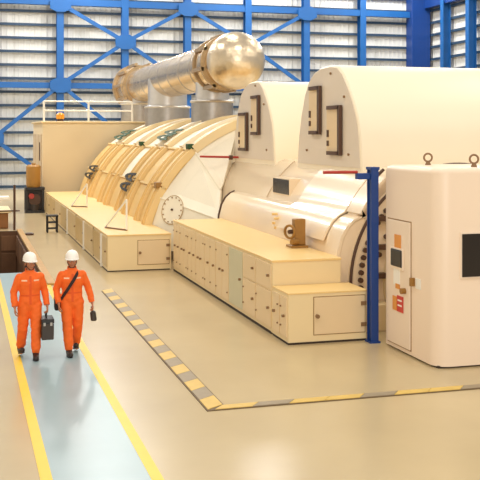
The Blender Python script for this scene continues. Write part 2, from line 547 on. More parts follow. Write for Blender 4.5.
# ================================================================ cabinets
def door_x(parent, X, y0, y1, z0, z1, mt=CREAMDOOR, knob=None, hinge=True, th=.022):
    """door on a face looking to -X"""
    d = MB().box(X - th, X + .01, y0, y1, z0, z1).build('door', mt, parent, bevel=.006)
    ky = y0 + .12 if knob in (None, 'near') else y1 - .12
    hy = y1 - .07 if knob in (None, 'near') else y0 + .07
    MB().disc((X - th, ky, (z0 + z1) / 2 + .02), (-1, 0, 0), .026, .045, 10).build('knob', KNOB, d)
    if hinge:
        for zz in (z0 + .18, z1 - .18):
            MB().disc((X - th + .005, hy, zz), (-1, 0, 0), .016, .03, 8).build('hinge', KNOB, d)
    return d


def door_y(parent, Y, x0, x1, z0, z1, mt=CREAMDOOR, th=.022):
    m = MB().box(x0 - .015, x1 + .015, Y - .004, Y + .01, z0 - .015, z1 + .015).build('door_gap', mat('door_gap_shadow', (160, 126, 84), .7), parent)
    d = MB().box(x0, x1, Y - th, Y + .01, z0, z1).build('door', mt, parent, bevel=.006)
    kx = x0 + .05
    MB().disc((kx, Y - th, (z0 + z1) / 2), (0, -1, 0), .036, .06, 10).build('knob', KNOB, d)
    for zz in (z0 + .14, z1 - .14):
        MB().box(x1 - .08, x1 + .02, Y - th - .025, Y, zz - .035, zz + .035).build('hinge', KNOB, d)
    return d


CXF = 5.56
up_c = thing('service_cabinet', (6.25, 21.5, 0), 'long waist-high cream cabinet with a row of small-knobbed doors beside the barrel', 'cabinet')
MB().box(CXF, 6.92, 17.1, 25.85, .03, 1.36).build('body', CREAM, up_c, bevel=.012)
MB().box(CXF - .02, 6.93, 17.08, 25.87, 1.35, 1.39).build('top_plate', CREAMTOP, up_c, bevel=.008)
MB().box(CXF - .006, 6.9, 17.2, 25.85, 0, .05).build('plinth', DARK, up_c)  # proud dark strip that draws the shadow line along the cabinet foot
edges = [17.14, 18.15, 19.05, 20.12, 21.25, 22.3, 23.2, 24.1, 25.0, 25.8]
for i in range(len(edges) - 1):
    y0, y1 = edges[i] + .02, edges[i + 1] - .02
    if i == 2:
        door_x(up_c, CXF, y0, y1, .12, 1.30, GREENDOOR, 'near', False)
    else:
        ym = (y0 + y1) / 2
        if i in (0, 1):
            door_x(up_c, CXF, y0, y1, .12, .80, CREAMDOOR, 'near')
            door_x(up_c, CXF, y0, y1, .83, 1.30, CREAMDOOR, 'near', False)
        else:
            door_x(up_c, CXF, y0, ym - .01, .12, 1.30, CREAMDOOR, 'far' if i % 2 else 'near')
            door_x(up_c, CXF, ym + .01, y1, .12, 1.30, CREAMDOOR, 'near')
lo_c = thing('end_cabinet', (6.3, 16.6, 0), 'lower cream cabinet with one square door at the near end of the long cabinet', 'cabinet')
MB().box(CXF, 7.06, 16.2, 17.08, .02, .90).build('body', CREAM, lo_c, bevel=.012)
MB().box(CXF - .015, 7.07, 16.185, 17.078, .89, .92).build('top_plate', CREAMTOP, lo_c, bevel=.006)
MB().box(CXF - .006, 7.05, 16.194, 17.08, 0, .035).build('plinth', DARK, lo_c)  # foot shadow drawn as a dark strip here too
dp0 = on(314, 296, 1, 16.2); dp1 = on(364.5, 335.5, 1, 16.2)
door_y(lo_c, 16.2, dp0.x, dp1.x, .16, .82)
door_x(lo_c, CXF, 16.25, 16.62, .12, .82, CREAMDOOR, 'near'); door_x(lo_c, CXF, 16.66, 17.04, .12, .82, CREAMDOOR, 'far')

# far platform cabinet
FXF, FY0, FY1 = 3.79, 26.08, 46.0
fc = thing('platform_cabinet', (4.7, 36, 0), 'low cream platform cabinet along the foot of the ribbed hood', 'cabinet')
MB().box(FXF, 5.54, FY0, FY1, .004, .97).build('body', CREAM, fc, bevel=.012)
MB().box(FXF - .02, 5.54, FY0 - .02, FY1, .96, 1.0).build('top_plate', CREAMTOP, fc, bevel=.008)
MB().box(FXF - .005, 5.5, FY0 - .005, FY1, 0, .03).build('plinth', DARK, fc)  # thin dark strip, the base shadow put in as colour
dp0 = on(138, 243, 1, FY0)
door_y(fc, FY0, dp0.x, dp0.x + .86, .17, .82)
ed = [26.15, 27.1, 29.0, 31.2, 33.6, 36.2, 38.8, 41.4, 43.8, 45.9]
for i in range(len(ed) - 1):
    door_x(fc, FXF, ed[i] + .04, ed[i + 1] - .06, .12, .9, mat('panel_ochre', (212, 186, 138), .45, vary=.08) if i % 2 == 0 else mat('panel_tan', (200, 170, 112), .45, vary=.08), 'near', False)
for y_ in (27.12, 31.2, 36.2):
    MB().box(FXF - .06, FXF, y_ - .06, y_ + .06, .02, .93).build('post', WHITE, fc, bevel=.01)
for y_ in (29.0, 33.6):
    MB().box(FXF - .01, FXF + .02, y_ - .05, y_ + .05, .08, .94).build('gap', DARK, fc)

# bronze valve on the cabinet top
vl = thing('bronze_valve', (6.72, 18.95, 1.39), 'bronze valve block with round hand wheel standing on the long cabinet', 'valve')
MB().box(6.5, 6.88, 18.75, 19.1, 1.39, 1.44).build('base', BRASS, vl, bevel=.01)
MB().box(6.6, 6.84, 18.82, 19.02, 1.44, 1.98).build('body', BRASS, vl, bevel=.02)
hw = MB().torus((6.5, 18.86, 1.72), (-.85, -.5, 0), .13, .028, 20, 8).build('hand_wheel', BRASS, vl, smooth=True)
MB().tube([(6.48, 18.85, 1.72), (6.66, 18.92, 1.72)], .045, 10).build('spindle', BROWN, vl)
MB().tube([(6.66, 18.8, 1.52), (6.5, 18.74, 1.52)], .06, 12).build('outlet', BRASS, vl, smooth=True)

# white triangular braces on the platform cabinet
GB = 'white tubular braces on the platform cabinet'
for (apex, fa, fb_, lab) in (((125, 200), (105.6, 227), (126.6, 229.6), 'white triangular tube brace nearest the end door of the platform cabinet'),
                             ((84, 184), (68, 206), (87, 206.5), 'white triangular tube brace further along the platform cabinet')):
    p0 = on(*fa, 2, 1.03); p1 = on(*fb_, 2, 1.03)
    p0.x = max(p0.x, 3.95)
    t = thing('tube_brace', (p1.x, p1.y, 1.0), lab, 'brace', GB)
    hh = .84 * (1 if apex[0] > 100 else 1.0)
    MB().tube([p1, p1 + Vector((0, 0, hh))], .028, 10).build('upright', WHITE, t, smooth=True)
    MB().tube([p1 + Vector((0, 0, hh)), p0], .028, 10).build('stay', WHITE, t, smooth=True)
    MB().bar(p0 - Vector((0, 0, .01)), p1 - Vector((0, 0, .01)), .07, .04).build('foot_bar', KNOB, t)

# ================================================================ ribbed hood
HX0, HZ0, HR = 9.67, -.2, 4.42
HYN, HYF = 28.6, 46.5
hood = thing('turbine_hood', (HX0, 37, 0), 'golden ribbed arched turbine hood with white end panels under the silver pipe', 'turbine')


def harc(rad, a0, a1, n):
    return [(HX0 - rad * math.cos(R(a0 + (a1 - a0) * i / n)), HZ0 + rad * math.sin(R(a0 + (a1 - a0) * i / n))) for i in range(n + 1)]


A_BASE = 12; A_J1 = 31; A_J2 = 50; A_TOP = 90


def hband(name, rad, th, a0, a1, y0, y1, mt, n=8, parent=None):
    rr = harc(rad, a0, a1, n) + list(reversed(harc(rad - th, a0, a1, n)))
    return MB().loft([[(a, y_, b) for a, b in rr] for y_ in (y0, y1)]).build(name, mt, parent or hood, smooth=True)


hband('shell', HR - .02, .05, 5, 175, HYN + .02, HYF, LPGOLD, 48)
yr = [28.6, 32.4, 36.8, 41.6]
for i, y0 in enumerate(yr):
    ye = (yr + [HYF])[i + 1]
    k_ = (ye - y0) / 4.0
    # each frame: two arched beams with a recessed panel between, then a plain field
    for off, wdt in ((0, .48 * k_), (1.5 * k_, .5 * k_)):
        hband('rib', HR + .15, .2, A_BASE, A_J1 - .3, y0 + off, y0 + off + wdt, LPRIB, 6)
        hband('rib', HR + .16, .2, A_J1 + .3, A_J2 - .3, y0 + off, y0 + off + wdt, LPRIB, 6)
        hband('rib', HR + .20, .26, A_J2 + .3, 128, y0 + off, y0 + off + wdt, LPWHITE if off else CREAM, 16)
        for q in (.12, .36):
            hband('edge_strip', HR + .19, .06, A_BASE + 1, A_J2 - 1, y0 + off + wdt * q * 2, y0 + off + wdt * q * 2 + .05, LPGOLD, 10)
    hband('panel', HR + .06, .1, A_BASE, A_J1 - 1, y0 + .52 * k_, y0 + 1.46 * k_, LPGOLD, 6)
    hband('panel', HR + .07, .1, A_J1 + 1, A_J2 - 1, y0 + .52 * k_, y0 + 1.46 * k_, LPRIB, 6)
    hband('panel', HR - .01, .1, A_J2 + 6, 126, y0 + .52 * k_, y0 + 1.46 * k_, LPGOLD, 12)
    hband('panel', HR + .03, .05, A_BASE, A_J1 - .5, y0 + 2.05 * k_, ye - .05, LPGOLD, 6)
    hband('panel', HR + .03, .05, A_J1 + .5, A_J2 - .5, y0 + 2.05 * k_, ye - .05, LPWHITE if i == 1 else LPGOLD, 6)
    hband('panel', HR + .03, .05, A_J2 + .5, 126, y0 + 2.05 * k_, ye - .05, LPWHITE, 12)
    hband('joint_strip', HR + .1, .1, A_J1 - .4, A_J1 + .4, y0, ye - .05, LPRIB, 2)
    hband('joint_strip', HR + .1, .1, A_J2 - .4, A_J2 + .4, y0, ye - .05, LPRIB, 2)
    for aj in ((A_J1, A_J2), (), (A_J2,), ())[i]:
        c = harc(HR + .2, aj, aj + 1, 1)[0]
        MB().box(c[0] - .09, c[0] + .09, y0 + .02, y0 + .4, c[1] - .07, c[1] + .09).build('clamp', MARKG if aj == A_J2 else BRASS, hood, bevel=.02)


def hood_mark(u, v, m_, wpx, hpx):
    """one bold rounded letter A lying on the ribs, its foot line running up the arch"""
    d = ray(u, v); o = Vector((0, 0, CAMH)); p = None
    for i in range(2000, 8000):
        q = o + d * (i * .01)
        if math.hypot(q.x - HX0, q.z - HZ0) < HR + .225:
            p = q; break
    a = math.atan2(p.z - HZ0, HX0 - p.x)
    nrm = Vector((-math.cos(a), 0, math.sin(a))); tan = Vector((math.sin(a), 0, math.cos(a)))
    dep = p.x * SN + p.y * CS
    proj = lambda c: Vector((FPX * (c.x * CS - c.y * SN) / (c.x * SN + c.y * CS), -FPX * (c.z - CAMH) / (c.x * SN + c.y * CS)))
    et = proj(p + tan * .1) - proj(p - tan * .1); ey = proj(p + Vector((0, .5, 0))) - proj(p - Vector((0, .5, 0)))
    W = wpx / (et.length / .2)
    perp = abs(ey.x * et.y - ey.y * et.x) / et.length
    Hh = hpx / perp
    outer = [(-.5, -.12), (-.47, .2), (-.38, .55), (-.2, .86), (0, .95), (.2, .86), (.38, .55), (.47, .2), (.5, -.12), (.24, -.12), (.2, .12), (-.2, .12), (-.24, -.12)]
    inner = [(-.2, .3), (-.2, .36), (-.16, .5), (-.08, .62), (0, .66), (.08, .62), (.16, .5), (.2, .36), (.2, .3), (.14, .28), (.1, .28), (-.1, .28), (-.14, .28)]
    P = lambda x, y, h: p + tan * (x * W) + Vector((0, (y - .42) * Hh, 0)) + nrm * h
    n = len(outer)
    MB().loft([[P(x, y, 0) for x, y in outer], [P(x, y, .02) for x, y in outer], [P(x, y, .02) for x, y in inner], [P(x, y, 0) for x, y in inner], [P(x, y, 0) for x, y in outer]], cap=False).build('letter', m_, hood)


for u_, v_, m_, w_, h_ in ((88.3, 175, MARKB, 7, 6.5), (92.7, 167.8, MARKB, 7, 6.5), (124.4, 186, MARKB, 10, 8), (129.7, 176.5, MARKB, 10, 8),
                           (119.2, 137, MARKG, 8.5, 5.5), (126.8, 132.2, MARKG, 8.5, 5.5), (163.5, 137.3, MARKG, 10, 7), (172, 132, MARKG, 10, 7)):
    hood_mark(u_, v_, m_, w_, h_)

# faceted end panels between hood and barrel
outer = [(A_BASE - 6, None), (A_J1 - 4, None), (A_J2, None), (70, None), (92, None), (120, None)]
outp = [Vector((HX0 - HR * math.cos(R(a)), HYN + .05, HZ0 + HR * math.sin(R(a)))) for a, _ in outer]
inp = [Vector((6.95, 26.4, .35)), Vector((7.0, 26.5, 1.3)), Vector((7.3, 27.4, 2.1)), Vector((7.9, 28.3, 2.85)), Vector((9.6, 28.5, 3.5)), Vector((11.4, 28.5, 3.1))]
for i in range(len(outp) - 1):
    a, b, c, d = outp[i], outp[i + 1], inp[i + 1], inp[i]
    nrm = (b - a).cross(d - a).normalized()
    if nrm.y > 0: nrm = -nrm
    q = [a, b, c, d]
    MB().add(q + [p - nrm * .08 for p in q], [(0, 1, 2), (0, 2, 3), (7, 6, 5, 4), (0, 4, 5, 1), (1, 5, 6, 2), (2, 6, 7, 3), (3, 7, 4, 0)]).build('cone_panel', LPWHITE, hood)
    if i == 0:
        HN, HA, HQ = nrm, a, q
    if 0 < i < 4:
        MB().tube([a, d], .03, 8).build('ridge', LPWHITE, hood, smooth=True)
# round hatch on lowest facet
d0 = ray(173, 210); o0 = Vector((0, 0, CAMH))
# fit plane through triangle a,b,c
n0 = (HQ[1] - HQ[0]).cross(HQ[2] - HQ[0]).normalized()
if n0.y > 0: n0 = -n0
tt = (HQ[0] - o0).dot(n0) / d0.dot(n0)
hc = o0 + d0 * tt
hat = MB().disc(hc - n0 * .02, n0, .42, .05, 32).build('round_hatch', LPWHITE, hood, bevel=.01)
MB().torus(hc + n0 * .03, n0, .43, .012, 32, 6).build('hatch_rim', mat('tan_rim', (190, 160, 116), .5), hat, smooth=True)
s0 = n0.cross(Vector((0, 0, 1))).normalized(); t0 = s0.cross(n0)
for i in range(14):
    a = 2 * math.pi * i / 14
    MB().disc(hc + (s0 * math.cos(a) + t0 * math.sin(a)) * .37, n0, .022, .055, 8).build('bolt', mat('tan_bolt', (166, 136, 98), .5), hat)
MB().disc(hc, n0, .035, .07, 8).build('bolt', BROWN, hat)

# ================================================================ silver crossover pipe
PXC, PZ = 8.9, 6.2
pipe = thing('crossover_pipe', (PXC, 41, 4.1), 'large silver clad pipe with a foil-wrapped rounded end standing on two risers', 'pipe')
PYN = 31.4; PYF = 52.2
MB().tube([(PXC, PYN + .4, PZ), (PXC, PYF - 3.2, PZ)], .84, 40).build('main_pipe', SILVER, pipe, smooth=True)
for i in range(8):
    y_ = PYN + 3.4 + i * 2.0
    MB().tube([(PXC, y_, PZ), (PXC, y_ + .07, PZ)], .852, 40).build('joint_band', SILVERD, pipe, smooth=True)
MB().ell((PXC, PYN, PZ), .99, 1.02, .98, 32, 20).build('foil_elbow', FOIL, pipe, smooth=True, auto=False)


def bellows(y0, rad):
    for j, (dy, ww, rr, mt_) in enumerate(((0, .16, rad + .12, STRAP), (.42, .55, rad + .05, SILVER), (1.2, .16, rad + .12, STRAP))):
        MB().tube([(PXC, y0 + dy, PZ), (PXC, y0 + dy + ww, PZ)], rr, 36).build('flange_ring', mt_, pipe, smooth=True)
    for i in range(8):
        a = 2 * math.pi * (i + .3) / 8
        p = Vector((PXC + (rad + .1) * math.cos(a), y0, PZ + (rad + .1) * math.sin(a)))
        MB().bar(p, p + Vector((0, 1.36, 0)), .13, .13).build('tie_bar', STRAP, pipe)


bellows(PYN + 1.0, .86)
MB().tube([(PXC, PYF - 3.3, PZ), (PXC, PYF - 2.9, PZ)], 1.02, 40).build('flange_ring', STRAP, pipe, smooth=True)
MB().tube([(PXC, PYF - 2.9, PZ), (PXC, PYF - 1.2, PZ)], 1.06, 40).build('end_bellows', SILVER, pipe, smooth=True)
MB().tube([(PXC, PYF - 1.2, PZ), (PXC, PYF - .8, PZ)], 1.2, 40).build('flange_ring', STRAP, pipe, smooth=True)
MB().tube([(PXC, PYF - .8, PZ), (PXC, PYF, PZ), (PXC, PYF + .3, PZ)], [1.05, 1.0, .6], 40).build('end_cap', SILVER, pipe, smooth=True)
for i in range(10):
    a = 2 * math.pi * i / 10
    p = Vector((PXC + 1.12 * math.cos(a), PYF - 3.4, PZ + 1.12 * math.sin(a)))
    MB().bar(p, p + Vector((0, 2.6, 0)), .14, .14).build('tie_bar', STRAP, pipe)


def riser(y_, rad, rc, zb=4.0):
    r = MB().tube([(PXC, y_, zb), (PXC, y_, PZ)], rad, 36).build('riser', SILVERW, pipe, smooth=True)
    MB().tube([(PXC, y_, zb), (PXC, y_, zb + .92)], rc, 36).build('collar', SILVERD, r, smooth=True)
    MB().torus((PXC, y_, zb + .92), (0, 0, 1), rc, .05, 36, 8).build('collar_rim', SILVERW, r, smooth=True)


riser(42.7, .88, 1.0)
riser(34.6, .62, .78)
riser(49.6, .88, 1.0, 4.34)

# ================================================================ far enclosure
EY0 = 47.2
en = thing('equipment_enclosure', (6.5, 50, 0), 'large plain beige box enclosure behind the ribbed hood', 'enclosure')
MB().box(3.72, 10.5, EY0, 53.4, 0, 4.25).build('body', ENCL, en, bevel=.03)
MB().box(3.62, 10.6, EY0 - .1, 53.5, 4.25, 4.33).build('roof_sheet', CREAM, en, bevel=.02)
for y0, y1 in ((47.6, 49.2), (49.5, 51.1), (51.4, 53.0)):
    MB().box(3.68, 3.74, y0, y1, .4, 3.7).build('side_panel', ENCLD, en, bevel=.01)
for zz in (1.2, 2.4):
    MB().box(3.64, 3.69, 48.2, 48.35, zz, zz + .9).build('handle', BROWN, en)
rl = thing('roof_railing', (6, 47.5, 4.33), 'thin white pipe railing standing on the roof of the beige enclosure', 'railing')
for x_ in (3.8, 5.95, 8.1):
    MB().tube([(x_, 47.4, 4.33), (x_, 47.4, 5.3)], .05, 8).build('post', WHITE, rl, smooth=True)
for zz in (4.85, 5.3):
    MB().tube([(3.8, 47.4, zz), (8.1, 47.4, zz)], .035, 8).build('rail', WHITE, rl, smooth=True)
bc = thing('beacon_lamp', (4.6, 47.6, 4.33), 'small orange beacon on the roof of the beige enclosure', 'lamp')
MB().tube([(4.6, 47.6, 4.33), (4.6, 47.6, 4.45)], .16, 14).build('base', BROWN, bc)
MB().tube([(4.6, 47.6, 4.45), (4.6, 47.6, 4.65), (4.6, 47.6, 4.75)], [.2, .2, .1], 14).build('lens', mat('amber_lens', (240, 160, 40), .25), bc, smooth=True)

# pump skid with ochre tank beside the enclosure
ps = thing('oil_pump_unit', (3.05, 46.6, 0), 'dark pump unit with an ochre drum on top beside the beige enclosure', 'pump')
MB().box(2.6, 3.5, 46.2, 47.0, 0, .12).build('base_frame', BLACK, ps)
for x_ in (2.65, 3.42):
    for y_ in (46.25, 46.95):
        MB().box(x_ - .05, x_ + .05, y_ - .05, y_ + .05, .1, 1.1).build('post', BLACK, ps)
MB().box(2.6, 3.5, 46.2, 47.0, 1.08, 1.2).build('deck', BLACK, ps)
MB().box(2.7, 3.4, 46.5, 46.95, .12, 1.08).build('gearbox', GREYD, ps, bevel=.03)
MB().tube([(3.05, 46.25, .62), (3.05, 46.95, .62)], .27, 18).build('motor', BROWN, ps, smooth=True)
MB().tube([(2.88, 46.1, .8), (2.88, 46.3, .8)], .13, 14).build('red_cap', RED, ps, smooth=True)
MB().tube([(3.05, 46.4, .12), (3.05, 46.4, .4)], .2, 10).build('pedestal', GREYD, ps)
MB().tube([(3.0, 46.6, 1.2), (3.0, 46.6, 1.28), (3.0, 46.6, 2.18), (3.0, 46.6, 2.26)], [.30, .34, .34, .26], 24).build('drum', OCHRE, ps, smooth=True)
MB().tube([(3.0, 46.6, 2.25), (3.0, 46.6, 2.33)], .1, 12).build('filler_cap', OCHRE, ps, smooth=True)

ps.location.x += .25
# black stool frame by the cabinet
st = thing('black_stool', (3.28, 37.1, 0), 'small open black metal stool on the floor beside the platform cabinet', 'stool')
for x_ in (3.1, 3.46):
    for y_ in (36.95, 37.3):
        MB().tube([(x_, y_, 0), (x_, y_, .62)], .03, 8).build('leg', BLACK, st)
MB().box(3.06, 3.5, 36.9, 37.35, .6, .66).build('seat', BLACK, st, bevel=.01)
for zz in (.15, .38):
    MB().box(3.1, 3.46, 36.93, 36.97, zz - .02, zz + .02).build('stretcher', BLACK, st)
    MB().box(3.1, 3.46, 37.28, 37.32, zz - .02, zz + .02).build('stretcher', BLACK, st)

# drain cap on the floor near the pit
dc = on(29.5, 235, 2, 0)
tag(MB().tube([(dc.x, dc.y, 0), (dc.x, dc.y, .06), (dc.x, dc.y, .09)], [.16, .16, .1], 14).build('drain_cap', BROWN, origin=(dc.x, dc.y, 0), smooth=True), 'small dark round cap on the floor beside the pit kerb', 'floor cap')

# railing and crate beyond the pit
rg = thing('pit_railing', (1.0, 38.3, 0), 'thin dark railing with posts along the far edge of the brown pit', 'railing')
for x_ in (-1.5, .2, 1.95):
    MB().tube([(x_, 38.3, 0), (x_, 38.3, 1.75 if x_ > 1 else 1.05)], .045, 8).build('post', BROWN, rg)
for zz in (.75,):
    MB().tube([(-2.6, 38.3, zz), (2.15, 38.3, zz)], .03, 8).build('rail', BROWN, rg)
cr = thing('wooden_crate', (.4, 39.8, 0), 'brown crate with a pale lid standing beyond the pit railing', 'crate')
MB().box(-1.6, 1.75, 39.0, 41.5, .0, .62).build('body', CRATE, cr, bevel=.02)
MB().box(-1.7, 1.87, 38.9, 41.6, .62, .70).build('lid', CREAM, cr, bevel=.02)
for i in range(5):
    x_ = -1.55 + i * .67
    MB().box(x_, x_ + .61, 38.97, 39.01, .05, .58).build('board', CRATE, cr, bevel=.008)
sk = thing('white_bench', (0.0, 47, 0), 'long low white bench near the far wall beyond the crate', 'bench')
MB().box(-3, 2.15, 46.6, 47.5, .62, .76).build('top', WHITE, sk, bevel=.02)
for x_ in (-2.7, -.6, 1.6):
    MB().box(x_ - .08, x_ + .08, 46.7, 47.4, 0, .62).build('leg', SILVERD, sk)

# ================================================================ enclosure at the right
BX0, BY0, BY1, BZ = 7.24, 13.86, 15.8, 3.2
bxr = thing('control_enclosure', (9, 14.9, 0), 'tall rounded pinkish-white enclosure with a side door and black front window', 'enclosure')


def rrect(x0, x1, y0, y1, r, z, n=8):
    pts = []
    rb = r * .2
    for cx_, cy_, a0, r in ((x0 + r, y0 + r, 180, r), (x1 - r, y0 + r, 270, r), (x1 - rb, y1 - rb, 0, rb), (x0 + rb, y1 - rb, 90, rb)):
        for i in range(n + 1):
            a = R(a0 + 90 * i / n)
            pts.append((cx_ + r * math.cos(a), cy_ + r * math.sin(a), z))
    return pts


rings = [rrect(BX0, 11.2, BY0, BY1, .26, .03), rrect(BX0, 11.2, BY0, BY1, .26, BZ - .1)]
for i in range(1, 6):
    a = R(90 * i / 5); q = .1 * (1 - math.cos(a))
    rings.append(rrect(BX0 + q, 11.2 - q, BY0 + q, BY1 - q, .26 - q * .8, BZ - .1 + .1 * math.sin(a)))
MB().loft(rings).build('shell', BOXP, bxr, smooth=True)
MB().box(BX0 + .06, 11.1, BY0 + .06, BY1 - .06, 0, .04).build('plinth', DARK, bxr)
yd = on(411, 300, 0, BX0).y
zd1 = on(411, 223, 0, BX0).z
MB().box(BX0 - .006, BX0 + .02, yd - .02, BY1 - .12, .09, zd1 + .02).build('door_gap', mat('door_gap_shadow', (160, 126, 84), .7), bxr)
dr = MB().box(BX0 - .03, BX0 + .01, yd, BY1 - .15, .11, zd1).build('door', BOXD, bxr, bevel=.01)
XD = BX0 - .03


def onbox(name, u0, u1, v0, v1, mt_, th=.015, bev=.004, par=None):
    a = on(u0, v0, 0, XD); b = on(u1, v1, 0, XD)
    a2 = on(u0, v1, 0, XD)
    return MB().box(XD - th, XD + .002, b.y, a.y, min(a2.z, b.z), a.z).build(name, mt_, par or dr, bevel=bev)


onbox('orange_label', 395, 401, 234, 247, ORL)
g = onbox('instrument_frame', 391.5, 404, 246, 267, BOXD, .03)
onbox('instrument_window', 392.5, 403.5, 247.5, 265, BLACK, .045, .04)
onbox('notice', 394, 400, 268, 284, WHITE, .012)
onbox('yellow_tag', 396, 400, 283, 288, ORL, .014)
onbox('notice', 393, 397, 295, 309, ORL, .012)
onbox('red_notice', 397.5, 403.5, 295, 311, REDL, .014)
for v_ in (299, 304):
    onbox('notice_line', 398.5, 402.5, v_, v_ + 1.6, WHITE, .018, 0)
p = on(405, 291, 0, XD)
MB().disc(p, (-1, 0, 0), .05, .08, 14).build('knob', BRASS, dr, smooth=True)
p = on(412.5, 282, 0, XD)
MB().box(XD - .05, XD + .04, p.y - .03, p.y + .03, p.z - .07, p.z + .07).build('latch', BRASS, bxr, bevel=.01)
a = on(416, 278, 0, BX0); b = on(421, 290, 0, BX0)
MB().box(BX0 - .012, BX0 + .01, b.y, a.y, b.z, a.z).build('notice', WHITE, bxr, bevel=.003)
a = on(461.5, 234, 1, BY0); b = on(461.5, 277, 1, BY0)
wn = MB().box(a.x - .03, a.x + .83, BY0 - .02, BY0 + .02, b.z - .03, a.z + .03).build('window_frame', BOXD, bxr, bevel=.008)
MB().box(a.x, a.x + .8, BY0 - .03, BY0 + .02, b.z, a.z).build('window_pane', BLACKGL, wn)
for (u_, v_) in ((428, 165), (474, 167)):
    p = on(u_, v_, 2, BZ)
    e = MB().torus((p.x, p.y, BZ + .13), (.3, 1, 0), .07, .017, 20, 8).build('lifting_eye', KNOB, bxr, smooth=True)
    MB().tube([(p.x, p.y, BZ - .01), (p.x, p.y, BZ + .06)], [.06, .03], 12).build('eye_stem', KNOB, e)

# ================================================================ blue post with red arm
PXp, PYp = 7.1, 16.02
po = thing('blue_post', (PXp, PYp, 0), 'blue steel post with a red swing arm in front of the bolted flange', 'post')
MB().box(PXp - .1, PXp + .1, PYp - .12, PYp + .12, 0, .03).build('base_plate', BLUED, po)
m = MB()
m.box(PXp - .07, PXp + .07, PYp - .1, PYp - .07, .03, 3.12); m.box(PXp - .045, PXp + .045, PYp - .07, PYp + .07, .03, 3.12); m.box(PXp - .07, PXp + .07, PYp + .07, PYp + .1, .03, 3.12)
m.build('upright', BLUED, po)
MB().box(PXp - .085, PXp + .085, PYp - .11, PYp + .11, 3.1, 3.15).build('cap', BLUED, po)
MB().box(PXp - .32, PXp - .05, PYp - .06, PYp + .06, 2.93, 3.04).build('hinge_block', BLUED, po, bevel=.01)
MB().tube([(PXp - .3, PYp, 3.06), (PXp - .95, PYp, 3.06)], .028, 10).build('red_arm', RED, po, smooth=True)
MB().tube([(PXp + .1, PYp, 3.0), (PXp + .22, PYp + .02, 3.1)], .03, 10).build('pulley_pin', BROWN, po)
# the second red arm, by the left dome
p0 = on(200, 156.5, 1, 27.9); p1 = on(233, 157.5, 1, 27.9)
ra = thing('red_guard_rod', (p1.x, 27.9, p1.z), 'thin red horizontal rod beside the farther dome above the white end panels', 'rod')
MB().tube([p0, p1 + Vector((.4, 0, 0))], .032, 10).build('rod', RED, ra, smooth=True)
MB().tube([p1 + Vector((-.12, 0, -.0)), p1 + Vector((-.02, 0, 0))], .07, 10).build('collar', BROWN, ra)

# ================================================================ people
dg = None


def remeshed(mb, voxel, smooth_it, name):
    me = bpy.data.meshes.new('tmp'); me.from_pydata([tuple(p) for p in mb.v], [], mb.f)
    bm = bmesh.new(); bm.from_mesh(me); bmesh.ops.recalc_face_normals(bm, faces=bm.faces); bm.to_mesh(me); bm.free()
    o = bpy.data.objects.new('tmp', me); col.objects.link(o)
    r = o.modifiers.new('r', 'REMESH'); r.mode = 'VOXEL'; r.voxel_size = voxel
    if smooth_it:
        s = o.modifiers.new('s', 'SMOOTH'); s.iterations = smooth_it; s.factor = .5
    dgx = bpy.context.evaluated_depsgraph_get()
    out = bpy.data.meshes.new_from_object(o.evaluated_get(dgx))
    out.name = name
    bpy.data.objects.remove(o)
    out.polygons.foreach_set('use_smooth', [True] * len(out.polygons))
    return out


def limb(mb, pts, n=14, flat=1.0):
    """pts: (x,y,z,r) chain as one closed lofted capsule with round ends"""
    P = [Vector(p[:3]) for p in pts]; r = [p[3] for p in pts]
    d0 = (P[1] - P[0]).normalized(); d1 = (P[-1] - P[-2]).normalized()
    pp = []; rr = []
    for s in (1.0, .85, .5):
        pp.append(P[0] - d0 * r[0] * s); rr.append(max(.02 * r[0], r[0] * math.sqrt(max(0, 1 - s * s))))
    for i in range(len(P)):
        pp.append(P[i]); rr.append(r[i])
        if i < len(P) - 1:
            pp.append((P[i] + P[i + 1]) / 2); rr.append((r[i] + r[i + 1]) / 2)
    for s in (.5, .85, 1.0):
        pp.append(P[-1] + d1 * r[-1] * s); rr.append(max(.02 * r[-1], r[-1] * math.sqrt(max(0, 1 - s * s))))
    mb.tube(pp, rr, n)


def torso(mb, rows, n=20):
    """rows: (x,y,z,rx,ry)"""
    mb.loft([[(c[0] + c[3] * math.cos(2 * math.pi * k / n), c[1] + c[4] * math.sin(2 * math.pi * k / n), c[2]) for k in range(n)] for c in rows])


def hand(mb, W, d, nrm, s, curl):
    W = Vector(W); d = Vector(d).normalized(); nrm = Vector(nrm).normalized(); s = Vector(s).normalized()
    for o_ in (-.027, -.009, .009, .027):
        limb(mb, [(*(W + s * o_ * .8), .016), (*(W + d * .045 + s * o_), .0155), (*(W + d * .088 + s * o_), .0125)], 10)
    for o_, L in ((.029, .068), (.0095, .078), (-.0105, .072), (-.030, .056)):
        p = W + d * .088 + s * o_; pts = [(*p, .0105)]
        ang = curl * .35
        for seg, fr in enumerate((.42, .32, .26)):
            dd = d * math.cos(ang) + nrm * math.sin(ang)
            p = p + dd * L * fr
            pts.append((*p, .0098 - seg * .001)); ang += curl * .65
        limb(mb, pts, 10)
    p = W + d * .02 + s * .03
    pts = [(*p, .014)]
    for seg, dd in enumerate((d * .6 + s * .7 + nrm * .2, d * .85 + s * .2 + nrm * .5, d * .8 - s * .05 + nrm * .7)):
        p = p + dd.normalized() * (.036 - seg * .005); pts.append((*p, .0118 - seg * .001))
    limb(mb, pts, 10)


